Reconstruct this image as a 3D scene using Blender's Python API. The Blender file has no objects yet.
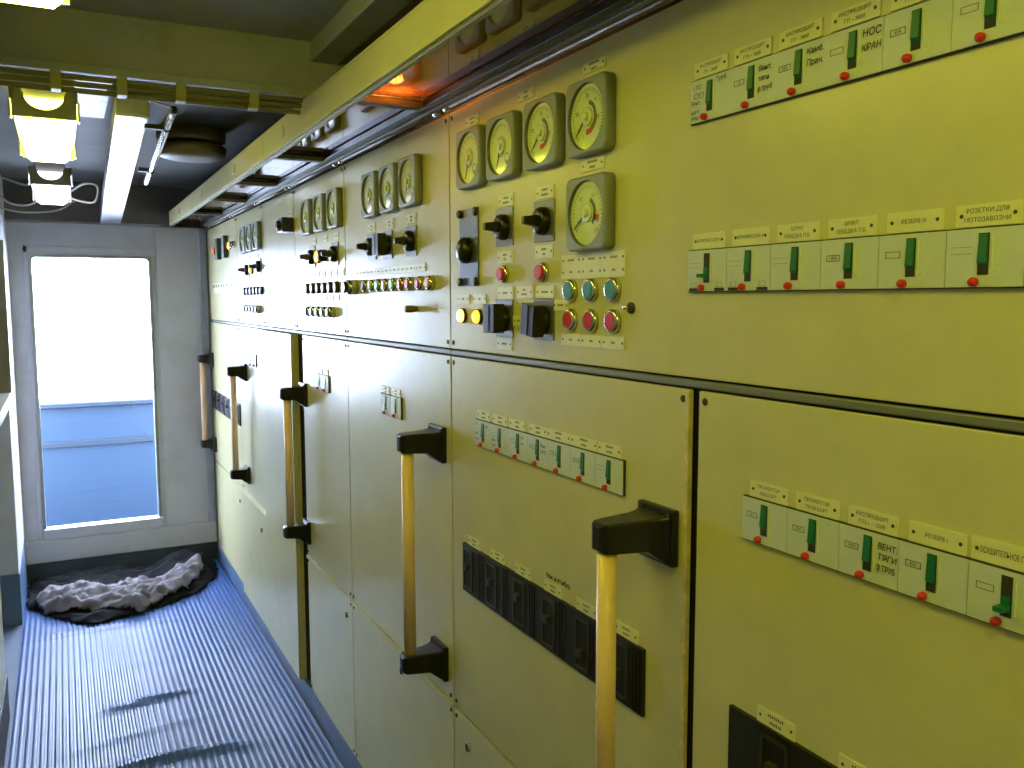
import bpy, bmesh, math, random
from mathutils import Vector, Matrix, noise
random.seed(7)
scn = bpy.context.scene
col = scn.collection
PI = math.pi

# ------------------------------------------------------------------ helpers
def lin(c):
    return tuple(((v/255)/12.92 if v/255 <= .04045 else (((v/255)+.055)/1.055)**2.4) for v in c)

MATS = {}
def mat(name, rgb, rough=.5, metal=0., spec=.5, emit=None, es=0., coat=0., var=0., vscale=6., bump=0., bscale=120., dirt=None, dscale=3., damt=.0, trans=0.):
    if name in MATS: return MATS[name]
    m = bpy.data.materials.new(name); m.use_nodes = True
    nt = m.node_tree; b = nt.nodes['Principled BSDF']; L = nt.links.new
    c = lin(rgb)
    b.inputs['Base Color'].default_value = (*c, 1)
    b.inputs['Roughness'].default_value = rough
    b.inputs['Metallic'].default_value = metal
    b.inputs['Specular IOR Level'].default_value = spec
    b.inputs['Coat Weight'].default_value = coat
    b.inputs['Coat Roughness'].default_value = .08
    if trans: b.inputs['Transmission Weight'].default_value = trans
    if emit:
        b.inputs['Emission Color'].default_value = (*emit, 1); b.inputs['Emission Strength'].default_value = es
    if var or bump or damt:
        tc = nt.nodes.new('ShaderNodeTexCoord')
    src = None
    if var:
        n = nt.nodes.new('ShaderNodeTexNoise'); n.inputs['Scale'].default_value = vscale; n.inputs['Detail'].default_value = 6
        L(tc.outputs['Object'], n.inputs['Vector'])
        r = nt.nodes.new('ShaderNodeValToRGB')
        r.color_ramp.elements[0].position = .3; r.color_ramp.elements[1].position = .7
        r.color_ramp.elements[0].color = (*[x*(1-var) for x in c], 1); r.color_ramp.elements[1].color = (*[min(1, x*(1+var)) for x in c], 1)
        L(n.outputs['Fac'], r.inputs['Fac']); src = r.outputs['Color']
    if damt:
        n = nt.nodes.new('ShaderNodeTexNoise'); n.inputs['Scale'].default_value = dscale; n.inputs['Detail'].default_value = 8; n.inputs['Roughness'].default_value = .65
        L(tc.outputs['Object'], n.inputs['Vector'])
        r = nt.nodes.new('ShaderNodeValToRGB'); r.color_ramp.elements[0].position = .5; r.color_ramp.elements[1].position = .75
        r.color_ramp.elements[0].color = (0, 0, 0, 1); r.color_ramp.elements[1].color = (damt, damt, damt, 1)
        L(n.outputs['Fac'], r.inputs['Fac'])
        mx = nt.nodes.new('ShaderNodeMix'); mx.data_type = 'RGBA'
        L(r.outputs['Color'], mx.inputs['Factor'])
        if src: L(src, mx.inputs['A'])
        else: mx.inputs['A'].default_value = (*c, 1)
        mx.inputs['B'].default_value = (*lin(dirt), 1); src = mx.outputs['Result']
    if src: L(src, b.inputs['Base Color'])
    if bump:
        n = nt.nodes.new('ShaderNodeTexNoise'); n.inputs['Scale'].default_value = bscale; n.inputs['Detail'].default_value = 3
        L(tc.outputs['Object'], n.inputs['Vector'])
        bp = nt.nodes.new('ShaderNodeBump'); bp.inputs['Strength'].default_value = bump; bp.inputs['Distance'].default_value = .002
        L(n.outputs['Fac'], bp.inputs['Height']); L(bp.outputs['Normal'], b.inputs['Normal'])
    MATS[name] = m
    return m

def mix_glass(name, tint, gloss=.1, rough=.02, diff=None, dmix=0.):
    """thin pane: see-through tint with a constant share of mirror reflection"""
    m = bpy.data.materials.new(name); m.use_nodes = True; nt = m.node_tree; L = nt.links.new
    for n in list(nt.nodes):
        if n.type == 'BSDF_PRINCIPLED': nt.nodes.remove(n)
    out = [n for n in nt.nodes if n.type == 'OUTPUT_MATERIAL'][0]
    t = nt.nodes.new('ShaderNodeBsdfTransparent'); t.inputs['Color'].default_value = (*tint, 1)
    g = nt.nodes.new('ShaderNodeBsdfGlossy'); g.inputs['Roughness'].default_value = rough
    lw = nt.nodes.new('ShaderNodeLayerWeight'); lw.inputs['Blend'].default_value = .5
    pw = nt.nodes.new('ShaderNodeMath'); pw.operation = 'POWER'; pw.inputs[1].default_value = 4.
    mu = nt.nodes.new('ShaderNodeMath'); mu.operation = 'MULTIPLY_ADD'; mu.inputs[1].default_value = .8-gloss; mu.inputs[2].default_value = gloss
    L(lw.outputs['Facing'], pw.inputs[0]); L(pw.outputs[0], mu.inputs[0])
    last = t.outputs[0]
    if diff:
        d = nt.nodes.new('ShaderNodeBsdfDiffuse'); d.inputs['Color'].default_value = (*lin(diff), 1)
        tr = nt.nodes.new('ShaderNodeBsdfTranslucent'); tr.inputs['Color'].default_value = (*lin(diff), 1)
        a = nt.nodes.new('ShaderNodeMixShader'); a.inputs[0].default_value = .5; L(d.outputs[0], a.inputs[1]); L(tr.outputs[0], a.inputs[2])
        s = nt.nodes.new('ShaderNodeMixShader'); s.inputs[0].default_value = dmix; L(last, s.inputs[1]); L(a.outputs[0], s.inputs[2]); last = s.outputs[0]
    s = nt.nodes.new('ShaderNodeMixShader'); L(mu.outputs[0], s.inputs[0]); L(last, s.inputs[1]); L(g.outputs[0], s.inputs[2])
    L(s.outputs[0], out.inputs['Surface'])
    return m

class MB:
    """collects shapes, becomes ONE mesh"""
    def __init__(s): s.bm = bmesh.new(); s.mats = []
    def mi(s, m):
        if m not in s.mats: s.mats.append(m)
        return s.mats.index(m)
    def face(s, vs, m, smooth=False):
        try: f = s.bm.faces.new(vs)
        except ValueError: return
        f.material_index = s.mi(m); f.smooth = smooth; return f
    def box(s, a, b, m, rot=None, piv=None):
        a, b = Vector(a), Vector(b)
        v = [Vector((x, y, z)) for x in (a.x, b.x) for y in (a.y, b.y) for z in (a.z, b.z)]
        if rot is not None:
            p = Vector(piv) if piv is not None else (a+b)/2
            v = [rot @ (q-p)+p for q in v]
        v = [s.bm.verts.new(q) for q in v]
        for i in ((0, 1, 3, 2), (4, 6, 7, 5), (0, 4, 5, 1), (2, 3, 7, 6), (0, 2, 6, 4), (1, 5, 7, 3)): s.face([v[k] for k in i], m)
    def loops(s, rings, m, cap0=True, cap1=True, smooth=True, closed=True):
        R = [[s.bm.verts.new(p) for p in r] for r in rings]
        n = len(R[0])
        for a, b in zip(R, R[1:]):
            for i in range(n if closed else n-1): s.face([a[i], a[(i+1) % n], b[(i+1) % n], b[i]], m, smooth)
        if cap0: s.face(R[0][::-1], m)
        if cap1: s.face(R[-1], m)
        return R
    def lathe(s, c, axis, prof, m, seg=24, cap0=True, cap1=True, smooth=True):
        """prof: (distance along axis, radius)"""
        c = Vector(c); ax = Vector(axis).normalized()
        u = ax.orthogonal().normalized(); w = ax.cross(u)
        rings = [[c+ax*d+(u*math.cos(2*PI*i/seg)+w*math.sin(2*PI*i/seg))*r for i in range(seg)] for d, r in prof]
        s.loops(rings, m, cap0, cap1, smooth)
    def cyl(s, c, axis, r, d, m, seg=20, bev=0.):
        if bev: s.lathe(c, axis, [(0, r), (d-bev, r), (d-bev*.3, r-bev*.3), (d, r-bev)], m, seg)
        else:
            s.lathe(c, axis, [(0, r), (d, r)], m, seg)
    def tube(s, pts, r, m, seg=8):
        pts = [Vector(p) for p in pts]; rings = []
        up = Vector((0, 0, 1)); prev = None
        for i, p in enumerate(pts):
            t = (pts[min(i+1, len(pts)-1)]-pts[max(i-1, 0)]).normalized()
            u = (prev-t*prev.dot(t)) if prev is not None else (t.cross(up) if abs(t.z) < .9 else t.cross(Vector((1, 0, 0))))
            u.normalize(); prev = u; w = t.cross(u)
            rings.append([p+(u*math.cos(2*PI*k/seg)+w*math.sin(2*PI*k/seg))*r for k in range(seg)])
        s.loops(rings, m)
    def prism(s, poly, vec, m):
        """poly: 3D points of one flat face, extruded by vec"""
        a = [s.bm.verts.new(p) for p in poly]; b = [s.bm.verts.new(Vector(p)+Vector(vec)) for p in poly]
        n = len(a)
        s.face(a[::-1], m); s.face(b, m)
        for i in range(n): s.face([a[i], a[(i+1) % n], b[(i+1) % n], b[i]], m)
    def text(s, body, size, m, y, z, x=-.0005, align='CENTER', maxw=None, shear=0., slant=0., bold=0.):
        """flat lettering lying on a face that looks toward -x"""
        me = text_mesh(body, size, align, bold)
        sc = 1.
        if me['w'] > 0 and maxw and me['w'] > maxw: sc = maxw/me['w']
        vs = [s.bm.verts.new((x, y-(px*sc+shear*py), z+py+slant*px*sc)) for px, py in me['v']]
        for f in me['f']: s.face([vs[i] for i in f], m)
    def mesh(s, name, recalc=True):
        if recalc: bmesh.ops.recalc_face_normals(s.bm, faces=s.bm.faces)
        me = bpy.data.meshes.new(name); s.bm.to_mesh(me); s.bm.free()
        for m in s.mats: me.materials.append(m)
        return me

TXT = {}
def text_mesh(body, size, align, bold=0.):
    k = (body, size, align, bold)
    if k not in TXT:
        cu = bpy.data.curves.new('lettering', 'FONT'); cu.body = body; cu.size = size; cu.align_x = align; cu.align_y = 'CENTER'
        cu.resolution_u = 2; cu.offset = bold*size
        o = bpy.data.objects.new('lettering', cu); col.objects.link(o)
        dg = bpy.context.evaluated_depsgraph_get(); dg.update()
        me = o.evaluated_get(dg).to_mesh()
        vs = [(v.co.x, v.co.y) for v in me.vertices]; fs = [tuple(p.vertices) for p in me.polygons]
        o.evaluated_get(dg).to_mesh_clear()
        bpy.data.objects.remove(o); bpy.data.curves.remove(cu)
        w = (max(v[0] for v in vs)-min(v[0] for v in vs)) if vs else 0
        TXT[k] = dict(v=vs, f=fs, w=w)
    return TXT[k]

WORLD = {}
def link(name, me, parent=None, loc=(0, 0, 0), bevel=0., seg=2):
    """loc is in world coordinates; parents carry no rotation"""
    o = bpy.data.objects.new(name, me); col.objects.link(o)
    loc = Vector(loc)
    WORLD[o] = loc
    if parent is not None:
        o.parent = parent; o.location = loc-WORLD[parent]
    else: o.location = loc
    if bevel:
        b = o.modifiers.new('soft edges', 'BEVEL'); b.width = bevel; b.segments = seg; b.limit_method = 'ANGLE'; b.angle_limit = .7
    return o
def tag(o, label=None, cat=None, group=None, kind=None):
    if label: o['label'] = label
    if cat: o['category'] = cat
    if group: o['group'] = group
    if kind: o['kind'] = kind
    return o
def thing(name, loc, label, cat, group=None):
    return tag(link(name, None, None, loc), label, cat, group)
def struct(name, mb, parent=None, bevel=0., label=None):
    o = link(name, mb.mesh(name), parent, WORLD[parent] if parent is not None else (0, 0, 0), bevel)
    if parent is None: o['kind'] = 'structure'
    if label: o['label'] = label
    return o
def part(name, mb, parent, bevel=0., seg=2, label=None):
    """mesh given in world coordinates"""
    me = mb.mesh(name); w = WORLD[parent]; me.transform(Matrix.Translation(-w))
    o = link(name, me, parent, w, bevel, seg)
    if label: o['label'] = label
    return o
def solo(name, mb, loc, label, cat, group=None, bevel=0.):
    me = mb.mesh(name); me.transform(Matrix.Translation(-Vector(loc)))
    return tag(link(name, me, None, loc, bevel), label, cat, group)

# ------------------------------------------------------------------ materials
PAINT = mat('cream_enamel', (208, 201, 152), .3, spec=.5, var=.05, vscale=9, bump=.12, bscale=160, dirt=(160, 146, 100), dscale=2.2, damt=.2)
FASC = mat('yellow_canopy_enamel', (214, 206, 150), .35, var=.05, vscale=9, bump=.1, dirt=(150, 135, 60), dscale=2.5, damt=.2)
CEILD = mat('dark_grey_rear_ceiling', (78, 78, 72), .7, var=.15, vscale=6, bump=.3, bscale=40)  # rear bay of the ceiling, a darker grey than the front bay
PAINTW = mat('worn_cream_edge', (214, 196, 160), .5, var=.2, vscale=60)
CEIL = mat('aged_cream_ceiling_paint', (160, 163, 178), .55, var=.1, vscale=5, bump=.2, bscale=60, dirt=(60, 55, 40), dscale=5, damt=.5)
WALLP = mat('off_white_bulkhead_paint', (204, 204, 212), .45, var=.04, vscale=5, bump=.1, bscale=80, dirt=(120, 110, 90), dscale=4, damt=.25)
BLUEP = mat('blue_grey_enamel', (84, 106, 136), .4, var=.1, vscale=8, bump=.1, dirt=(45, 45, 50), dscale=4, damt=.5)
DARKIN = mat('dark_interior', (22, 20, 16), .8)
SEAM = mat('grey_seam_strip', (120, 122, 104), .45, metal=.2)
BLACK = mat('black_bakelite', (20, 19, 19), .28, spec=.5)
BLACKM = mat('black_matte_plastic', (24, 24, 23), .5)
WOOD = mat('varnished_beech', (250, 208, 168), .4, var=.12, vscale=14, coat=.2)
PLATE = mat('cream_engraved_plate', (226, 224, 176), .4)
INK = mat('black_ink', (36, 34, 26), .7)
PALEINK = mat('faded_ink', (96, 94, 66), .7)
BRKW = mat('pale_grey_green_breaker', (204, 212, 214), .45, var=.03, vscale=40)
GROOVE = mat('dark_groove', (40, 42, 26), .8)
GREENL = mat('green_lever', (8, 104, 70), .35)
REDB = mat('red_button_plastic', (206, 34, 30), .35)
GREENB = mat('green_button_plastic', (10, 122, 104), .35)
WHITEB = mat('white_button_plastic', (230, 226, 230), .35)
CYANB = mat('pale_cyan_button_plastic', (120, 214, 214), .35)
PINKB = mat('pale_pink_button_plastic', (232, 190, 204), .35)
CHROME = mat('chrome', (214, 214, 210), .18, metal=1.)
STEEL = mat('brushed_steel_plate', (122, 122, 118), .35, metal=.6)
SCREW = mat('dull_screw', (78, 70, 54), .45, metal=.7)
GAUGEB = mat('grey_gauge_housing', (136, 142, 134), .42, var=.04, vscale=30)
DIAL = mat('pale_dial', (214, 226, 160), .35, coat=1.)
DIALR = mat('red_dial_mark', (196, 60, 36), .5)
AMBER = mat('amber_lens_lit', (255, 150, 40), .3, emit=(1., .36, .04), es=2.6)
AMBERW = mat('amber_lens_bright', (255, 190, 90), .3, emit=(1., .55, .16), es=3.4)

# ------------------------------------------------------------------ camera (phone-sized eye level, looking along the switchboard)
yaw, pitch, roll = math.radians(27.54386), math.radians(-5.55983), math.radians(.10524)
f = Vector((math.sin(yaw)*math.cos(pitch), math.cos(yaw)*math.cos(pitch), math.sin(pitch)))
rt = Vector((math.cos(yaw), -math.sin(yaw), 0)); dn = f.cross(rt)
r2 = rt*math.cos(roll)+dn*math.sin(roll); d2 = -rt*math.sin(roll)+dn*math.cos(roll)
cam = bpy.data.cameras.new('camera'); co = bpy.data.objects.new('camera', cam); col.objects.link(co)
M = Matrix((r2, -d2, -f)).transposed().to_4x4(); M.translation = (0, 0, 1.6)
co.matrix_world = M; cam.sensor_width = 36; cam.lens = 860/1024*36; cam.clip_start = .02
scn.camera = co

# ------------------------------------------------------------------ room shell
FX = .792          # face of the switchboard
YF = 5.5           # far bulkhead
YB = -1.6
CZ = 2.25
m = MB(); m.box((-.75, YB-.05, -.05), (1.4, YF+.12, 0), mat('painted_deck', (70, 84, 104), .5, var=.1)); struct('floor', m)
m = MB(); m.box((-.75, YB-.05, CZ), (1.4, 2.24, CZ+.05), CEIL); m.box((-.75, 2.24, CZ), (1.4, YF+.12, CZ+.05), CEILD); struct('ceiling', m)
m = MB(); m.box((1.34, YB, 0), (1.4, YF, CZ), WALLP); m.box((FX+.002, YB, 0), (1.34, .055, CZ), PAINT); struct('wall_right', m)
m = MB(); m.box((-.75, YB, 0), (-.7, YF, CZ), CEIL); struct('wall_left', m)
m = MB(); m.box((-.75, YB-.05, 0), (1.4, YB, CZ), CEIL); struct('wall_near', m)
# far bulkhead with the doorway cut out
dx0, dx1, dz0, dz1 = -.147, .474, .30, 1.855
m = MB()
m.box((-.7, YF, 0), (dx0, YF+.06, CZ), WALLP); m.box((dx1, YF, 0), (1.34, YF+.06, CZ), WALLP)
m.box((dx0, YF, 0), (dx1, YF+.06, dz0), WALLP); m.box((dx0, YF, dz1), (dx1, YF+.06, CZ), WALLP)
m.box((.505, YF-.006, .245), (.79, YF, 2.03), WALLP)
struct('wall_far', m)
m = MB(); m.box((-.247, YF-.035, .115), (.79, YF, .24), WALLP); struct('trim_1', m, bevel=.006)
m = MB(); m.box((-.247, YF-.02, 0), (.79, YF, .115), mat('dirty_slate_enamel', (58, 70, 82), .5, var=.15, vscale=6, dirt=(20, 18, 18), dscale=3, damt=.7)); struct('baseboard_far', m)
m = MB(); m.box((.745, YF-.03, .24), (.79, YF, 2.03), CEIL); struct('trim_2', m, bevel=.004)
# doorway leaf: rounded frame, sill rail, pane
FR = mat('aluminium_door_frame', (150, 156, 150), .35, metal=.4)
DR = link('door_1', None, None, ((dx0+dx1)/2, YF, dz0)); DR['kind'] = 'structure'
m = MB()
w = .012
m.box((dx0-.004, YF-.012, dz0), (dx0+w, YF+.05, dz1+.004), FR); m.box((dx1-w, YF-.012, dz0), (dx1+.004, YF+.05, dz1+.004), FR)
m.box((dx0+w, YF-.012, dz1-w), (dx1-w, YF+.05, dz1+.004), FR)
for cx, sx in ((dx0+w, 1), (dx1-w, -1)):      # rounded upper corners
    pts = [(cx, YF-.01, dz1-w)]+[(cx+sx*(.02-.02*math.cos(a)), YF-.01, dz1-w-.02+.02*math.sin(a)) for a in [i*PI/12 for i in range(7)]]
    m.prism(pts, (0, .05, 0), FR)
part('door_frame', m, DR)
m = MB(); m.box((dx0-.004, YF-.03, dz0-.058), (dx1+.01, YF+.05, dz0+.004), WALLP); part('sill_rail', m, DR, .004)
m = MB(); m.box((dx0+w, YF+.02, dz0+.003), (dx1-w, YF+.026, dz1-w), mix_glass('door_glass', (.97, .985, .98), .04)); part('glass_pane', m, DR)
m = MB(); m.box((dx0-.03, YF-.008, dz0-.05), (dx0-.006, YF, dz1+.05), WALLP); m.box((dx0-.03, YF-.008, dz1+.012), (dx1+.03, YF, dz1+.05), WALLP); part('architrave', m, DR, .003)

# outside: narrow deck and the ship's bulwark
m = MB(); m.box((-3, YF+.12, -.12), (4, 7.2, -.02), mat('outer_deck', (28, 38, 52), .6, var=.1)); struct('ground_1', m)
BW = mat('bulwark_blue', (19, 42, 60), .5, var=.04, vscale=2)
BWD = mat('bulwark_rail_blue', (17, 32, 44), .5)
bw = thing('bulwark', (.2, 6.7, -.02), 'pale blue steel bulwark with a darker top rail, standing outside the bright doorway', 'bulwark')
m = MB(); m.box((-3, 6.7, -.05), (4, 6.72, .86), BW); part('plating', m, bw)
m = MB(); m.box((-3, 6.66, .86), (4, 6.76, .9), BWD); part('top_rail', m, bw, .01)
m = MB(); m.box((-3, 6.68, .585), (4, 6.702, .625), BWD); part('stringer', m, bw, .004)

# ------------------------------------------------------------------ ceiling steelwork
m = MB()
m.box((-.7, 2.22, 2.127), (.9, 2.235, CZ), CEIL); m.box((-.7, 2.20, 2.108), (.9, 2.236, 2.127), CEIL)
struct('trim_3', m, bevel=.002)
m = MB(); m.box((.585, YB, 2.2), (.655, 2.22, CZ), CEIL); struct('trim_4', m, bevel=.002)
m = MB(); m.box((-.7, 5.36, 2.035), (1.34, YF, CZ), mat('dark_beam_paint', (92, 86, 80), .6, var=.15)); struct('trim_5', m)
m = MB(); m.box((.06, 2.27, 2.19), (.15, 3.15, CZ), mat('peeling_white_paint', (140, 140, 144), .5, var=.1, vscale=30, dirt=(80, 78, 74), dscale=22, damt=.8)); struct('trim_6', m)
m = MB(); m.box((-.7, 2.9, 2.22), (1.3, 2.96, CZ), CEIL); struct('trim_7', m)

# cables clipped under the beam
CAB = mat('olive_cable_sheath', (128, 124, 100), .8, spec=.2)
cr = thing('cable_run', (.1, 2.2, 2.08), 'three olive cables clipped side by side along the lower edge of the ceiling beam', 'cables')
for k in range(3):
    m = MB(); m.tube([(-.7, 2.21+.012*k, 2.1-.012*k), (.15, 2.21+.012*k, 2.099-.012*k), (.56, 2.21+.012*k, 2.1-.012*k)], .0062, CAB); part('cable', m, cr)
for x in (-.0, .135, .262, .43):
    m = MB(); m.box((x, 2.2, 2.068), (x+.022, 2.242, 2.109), mat('cable_clip', (160, 155, 105), .5)); part('clip', m, cr, .002)

# sloping white duct between the lamps and the canopy
DUCT = mat('white_duct_enamel', (176, 176, 190), .25, var=.03, vscale=10, dirt=(120, 110, 100), dscale=12, damt=.5)
m = MB()
a = [(.167, 2.868, 2.15), (.263, 2.868, 2.15), (.263, 2.868, 2.215), (.167, 2.868, 2.215)]
b = [(.212, 5.36, 2.032), (.318, 5.36, 2.032), (.318, 5.36, 2.10), (.212, 5.36, 2.10)]
m.loops([a, b], DUCT, smooth=False)
solo('cable_duct', m, (.24, 4.1, 2.1), 'long white boxed duct sloping along the ceiling toward the doorway', 'duct', bevel=.006)

# silver tube with its cord, held off the duct by two black arms
tb = thing('tube_light', (.31, 3.2, 2.1), 'slim silver tube on two black arms beside the white ceiling duct', 'tube lamp')
p0, p1 = Vector((.315, 2.76, 2.15)), Vector((.31, 3.62, 2.05))
m = MB(); m.lathe(p0, p1-p0, [(0, .0085), (.012, .0105), ((p1-p0).length-.012, .0105), ((p1-p0).length, .0085)], mat('silver_tube', (226, 226, 228), .16, metal=.9), 16); part('tube', m, tb)
m = MB(); m.lathe(p0, p0-p1, [(-.02, .0115), (.03, .0115), (.042, .006)], BLACKM, 14); part('end_socket', m, tb)
for t in (.18, .78):
    q = p0.lerp(p1, t)
    m = MB(); m.box((.245+.03*t, q.y-.012, q.z-.006), (q.x, q.y+.012, q.z+.008), BLACKM); part('arm', m, tb, .002)
    m = MB(); m.lathe(q+Vector((0, -.006, .0)), p1-p0, [(0, .012), (.012, .012)], BLACKM, 16); part('clamp_ring', m, tb)
m = MB(); pts = []
for i in range(17):
    t = i/16; pts.append((.31-.19*(t**1.4), 2.73-.42*t, 2.155-.055*t-.0*math.sin(t*PI)))
m.tube(pts, .0028, mat('pale_cord', (170, 170, 160), .5), 6); part('cord', m, tb)

# round ventilator in the ceiling
VENT = mat('dark_olive_vent', (112, 100, 78), .5, var=.1, bump=.2)
vt = thing('ceiling_ventilator', (.47, 3.55, CZ), 'round dark olive ventilator drum bolted to the ceiling beside the canopy', 'ventilator')
m = MB(); m.lathe((.47, 3.55, CZ), (0, 0, -1), [(0, .125), (.045, .125), (.05, .115)], VENT, 40); part('drum', m, vt)
m = MB(); m.lathe((.47, 3.55, CZ-.06), (0, 0, -1), [(0, .118), (.008, .128), (.04, .122), (.05, .09), (.052, .03)], VENT, 40); part('cover', m, vt)

# ------------------------------------------------------------------ ceiling lamps
LEM = mat('lamp_diffuser_lit', (250, 248, 230), .3, emit=(1., .99, .1), es=11.5)
LEM2 = mat('lamp_diffuser_cool', (250, 250, 250), .3, emit=(.86, .9, 1.), es=8.)
LEM3 = mat('lamp_diffuser_warm', (250, 240, 200), .3, emit=(.8, .9, 1.), es=1.2)
LFR = mat('yellow_lamp_housing', (214, 208, 120), .4)  # yellow housing on one lamp, the others are grey
LGR = mat('grey_lamp_housing', (150, 150, 150), .4)
def lamp(y0, y1, zb, label, em, fr, xc=-.015, name='ceiling_lamp'):
    t = thing(name, (xc, (y0+y1)/2, CZ), label, 'ceiling lamp', 'ceiling lamps in a row along the corridor')
    m = MB(); m.box((xc-.05, y0+.02, zb+.055), (xc+.05, y1-.02, CZ), LGR); part('mounting_tray', m, t, .004)
    # housing with a half-round cut-out in the near end plate
    m = MB(); hz = zb+.075; hw = .072
    for sx in (-1, 1):
        m.box((xc+sx*hw-.004, y0, zb+.046), (xc+sx*hw+.004, y1, hz), fr)
    m.box((xc-hw, y1-.008, zb+.012), (xc+hw, y1, hz), fr)
    n = 14; R = .045
    pts = [(xc-hw, y0, hz), (xc-hw, y0, zb+.005), (xc+hw, y0, zb+.005), (xc+hw, y0, hz), (xc+R+.006, y0, hz)]
    pts += [(xc+R*math.cos(-PI*i/n), y0, hz-.012+R*math.sin(-PI*i/n)*.85) for i in range(n+1)]
    pts += [(xc-R-.006, y0, hz)]
    m.prism(pts, (0, .008, 0), fr)
    part('housing', m, t)
    m = MB(); m.lathe((xc, y0+.012, zb+.035), (0, 1, 0), [(0, .012), (.035, .03), (.05, .012)], em, 20); part('lamp_end', m, t)
    m = MB()
    prof = [(-.067, .055), (-.064, .012), (-.05, 0), (.05, 0), (.064, .012), (.067, .055)]
    rings = [[(xc+px*s, y, zb+pz) for px, pz in prof] for y, s in ((y0+.01, .94), (y0+.03, 1), (y1-.03, 1), (y1-.01, .94))]
    m.loops(rings, em, smooth=False); part('diffuser', m, t)
    for yy in (y0+.06, y1-.06):
        for sx in (-1, 1):
            m = MB(); m.box((xc+sx*.077-.003, yy-.012, zb+.01), (xc+sx*.077+.003, yy+.012, zb+.06), CHROME); part('latch', m, t, .001)
    return t
lamp(2.49, 3.24, 2.05, 'lit ceiling lamp with a yellow housing, hanging just beyond the cable beam', LEM, LFR)
lamp(3.89, 4.63, 2.05, 'ceiling lamp with a cool white diffuser, the one nearest the doorway', LEM2, LGR)
lamp(.96, 1.735, 2.1, 'lit ceiling lamp on the near side of the cable beam, only its end showing', LEM, LGR, xc=-.035)

# ------------------------------------------------------------------ ribbed mat
MATB = mat('blue_ribbed_rubber', (54, 82, 132), .38, spec=.2, var=.08, vscale=5, dirt=(52, 58, 72), dscale=3.5, damt=.4)
m = MB()
xs = []; P = .0235; x = -.244
while x < .778:
    for dx, z in ((0, .0045), (.0085, .0045), (.0105, .0072), (.0135, .008), (.0175, .008), (.0205, .0072), (.0225, .0045)): xs.append((x+dx, z))
    x += P
xs = [q for q in xs if q[0] < .782]
ys = []; y = -1.5
while y < 5.47:
    ys.append(y); y += .35 if y < 2.2 else .025
ys.append(5.47)
def ripple(x, y):
    z = 0
    for y0, k, xm, sx, h, sg in ((4.52, -.06, .12, .30, .012, .03), (3.60, .12, .24, .17, .016, .03), (3.34, .15, .2, .25, .005, .03), (3.1, -.12, .3, .24, .018, .035), (4.0, .05, .3, .4, .004, .07), (2.7, .05, .3, .4, .008, .06)):
        yc = y0+k*(x-xm)-.25*(x-xm)**2
        z += h*math.exp(-((y-yc)/sg)**2)*math.exp(-((x-xm)/sx)**4)
    return z
rings = [[(x, y, z+ripple(x, y)) for x, z in xs] for y in ys]
R = [[m.bm.verts.new(p) for p in r] for r in rings]
for a, b in zip(R, R[1:]):
    for i in range(len(a)-1): m.face([a[i], b[i], b[i+1], a[i+1]], MATB)
me = m.mesh('ribbed_mat')
o = tag(link('ribbed_mat', me, None, (0, 0, 0)), 'blue ribbed rubber runner with ripples, covering the corridor floor', 'floor mat')
sol = o.modifiers.new('thickness', 'SOLIDIFY'); sol.thickness = .0035; sol.offset = -1

# ------------------------------------------------------------------ cloth heap by the doorway
def inpoly(x, y, P):
    c = False; n = len(P); d = 9.
    for i in range(n):
        (x0, y0), (x1, y1) = P[i], P[(i+1) % n]
        if (y0 > y) != (y1 > y) and x < (x1-x0)*(y-y0)/(y1-y0)+x0: c = not c
        L2 = (x1-x0)**2+(y1-y0)**2; t = max(0, min(1, ((x-x0)*(x1-x0)+(y-y0)*(y1-y0))/L2))
        d = min(d, math.hypot(x-x0-t*(x1-x0), y-y0-t*(y1-y0)))
    return d if c else -d
BP = [(-.235, 4.99), (-.125, 4.81), (.0, 4.63), (.06, 4.58), (.13, 4.60), (.233, 4.62), (.432, 4.72), (.6, 4.84), (.73, 5.1), (.755, 5.3), (.72, 5.44), (.4, 5.455), (.1, 5.455), (-.235, 5.455)]
GP = [(-.20, 4.97), (-.14, 5.16), (.0, 5.13), (.16, 5.0), (.3, 5.1), (.37, 5.03), (.475, 5.12), (.587, 5.17), (.66, 5.22), (.65, 5.08), (.546, 4.85), (.41, 4.74), (.279, 4.62), (.2, 4.66), (.101, 4.70), (-.034, 4.745), (-.145, 4.83)]
def rid(x, y, s, seed):
    return 1-abs(noise.noise(Vector((x*s+seed, y*s*1.3-seed, seed*.7))))*2
def blackz(x, y):
    d = max(0, inpoly(x, y, BP)); e = min(1, d/.06)
    hump = .085*math.exp(-((x-.58)/.14)**2-((y-5.28)/.16)**2)+.03*math.exp(-((x-.1)/.3)**2-((y-5.38)/.1)**2)
    return .014+e**.6*(.012+.018*max(0, rid(x, y, 6, 3))+.010*rid(x, y, 15, 8))+hump*e
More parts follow.
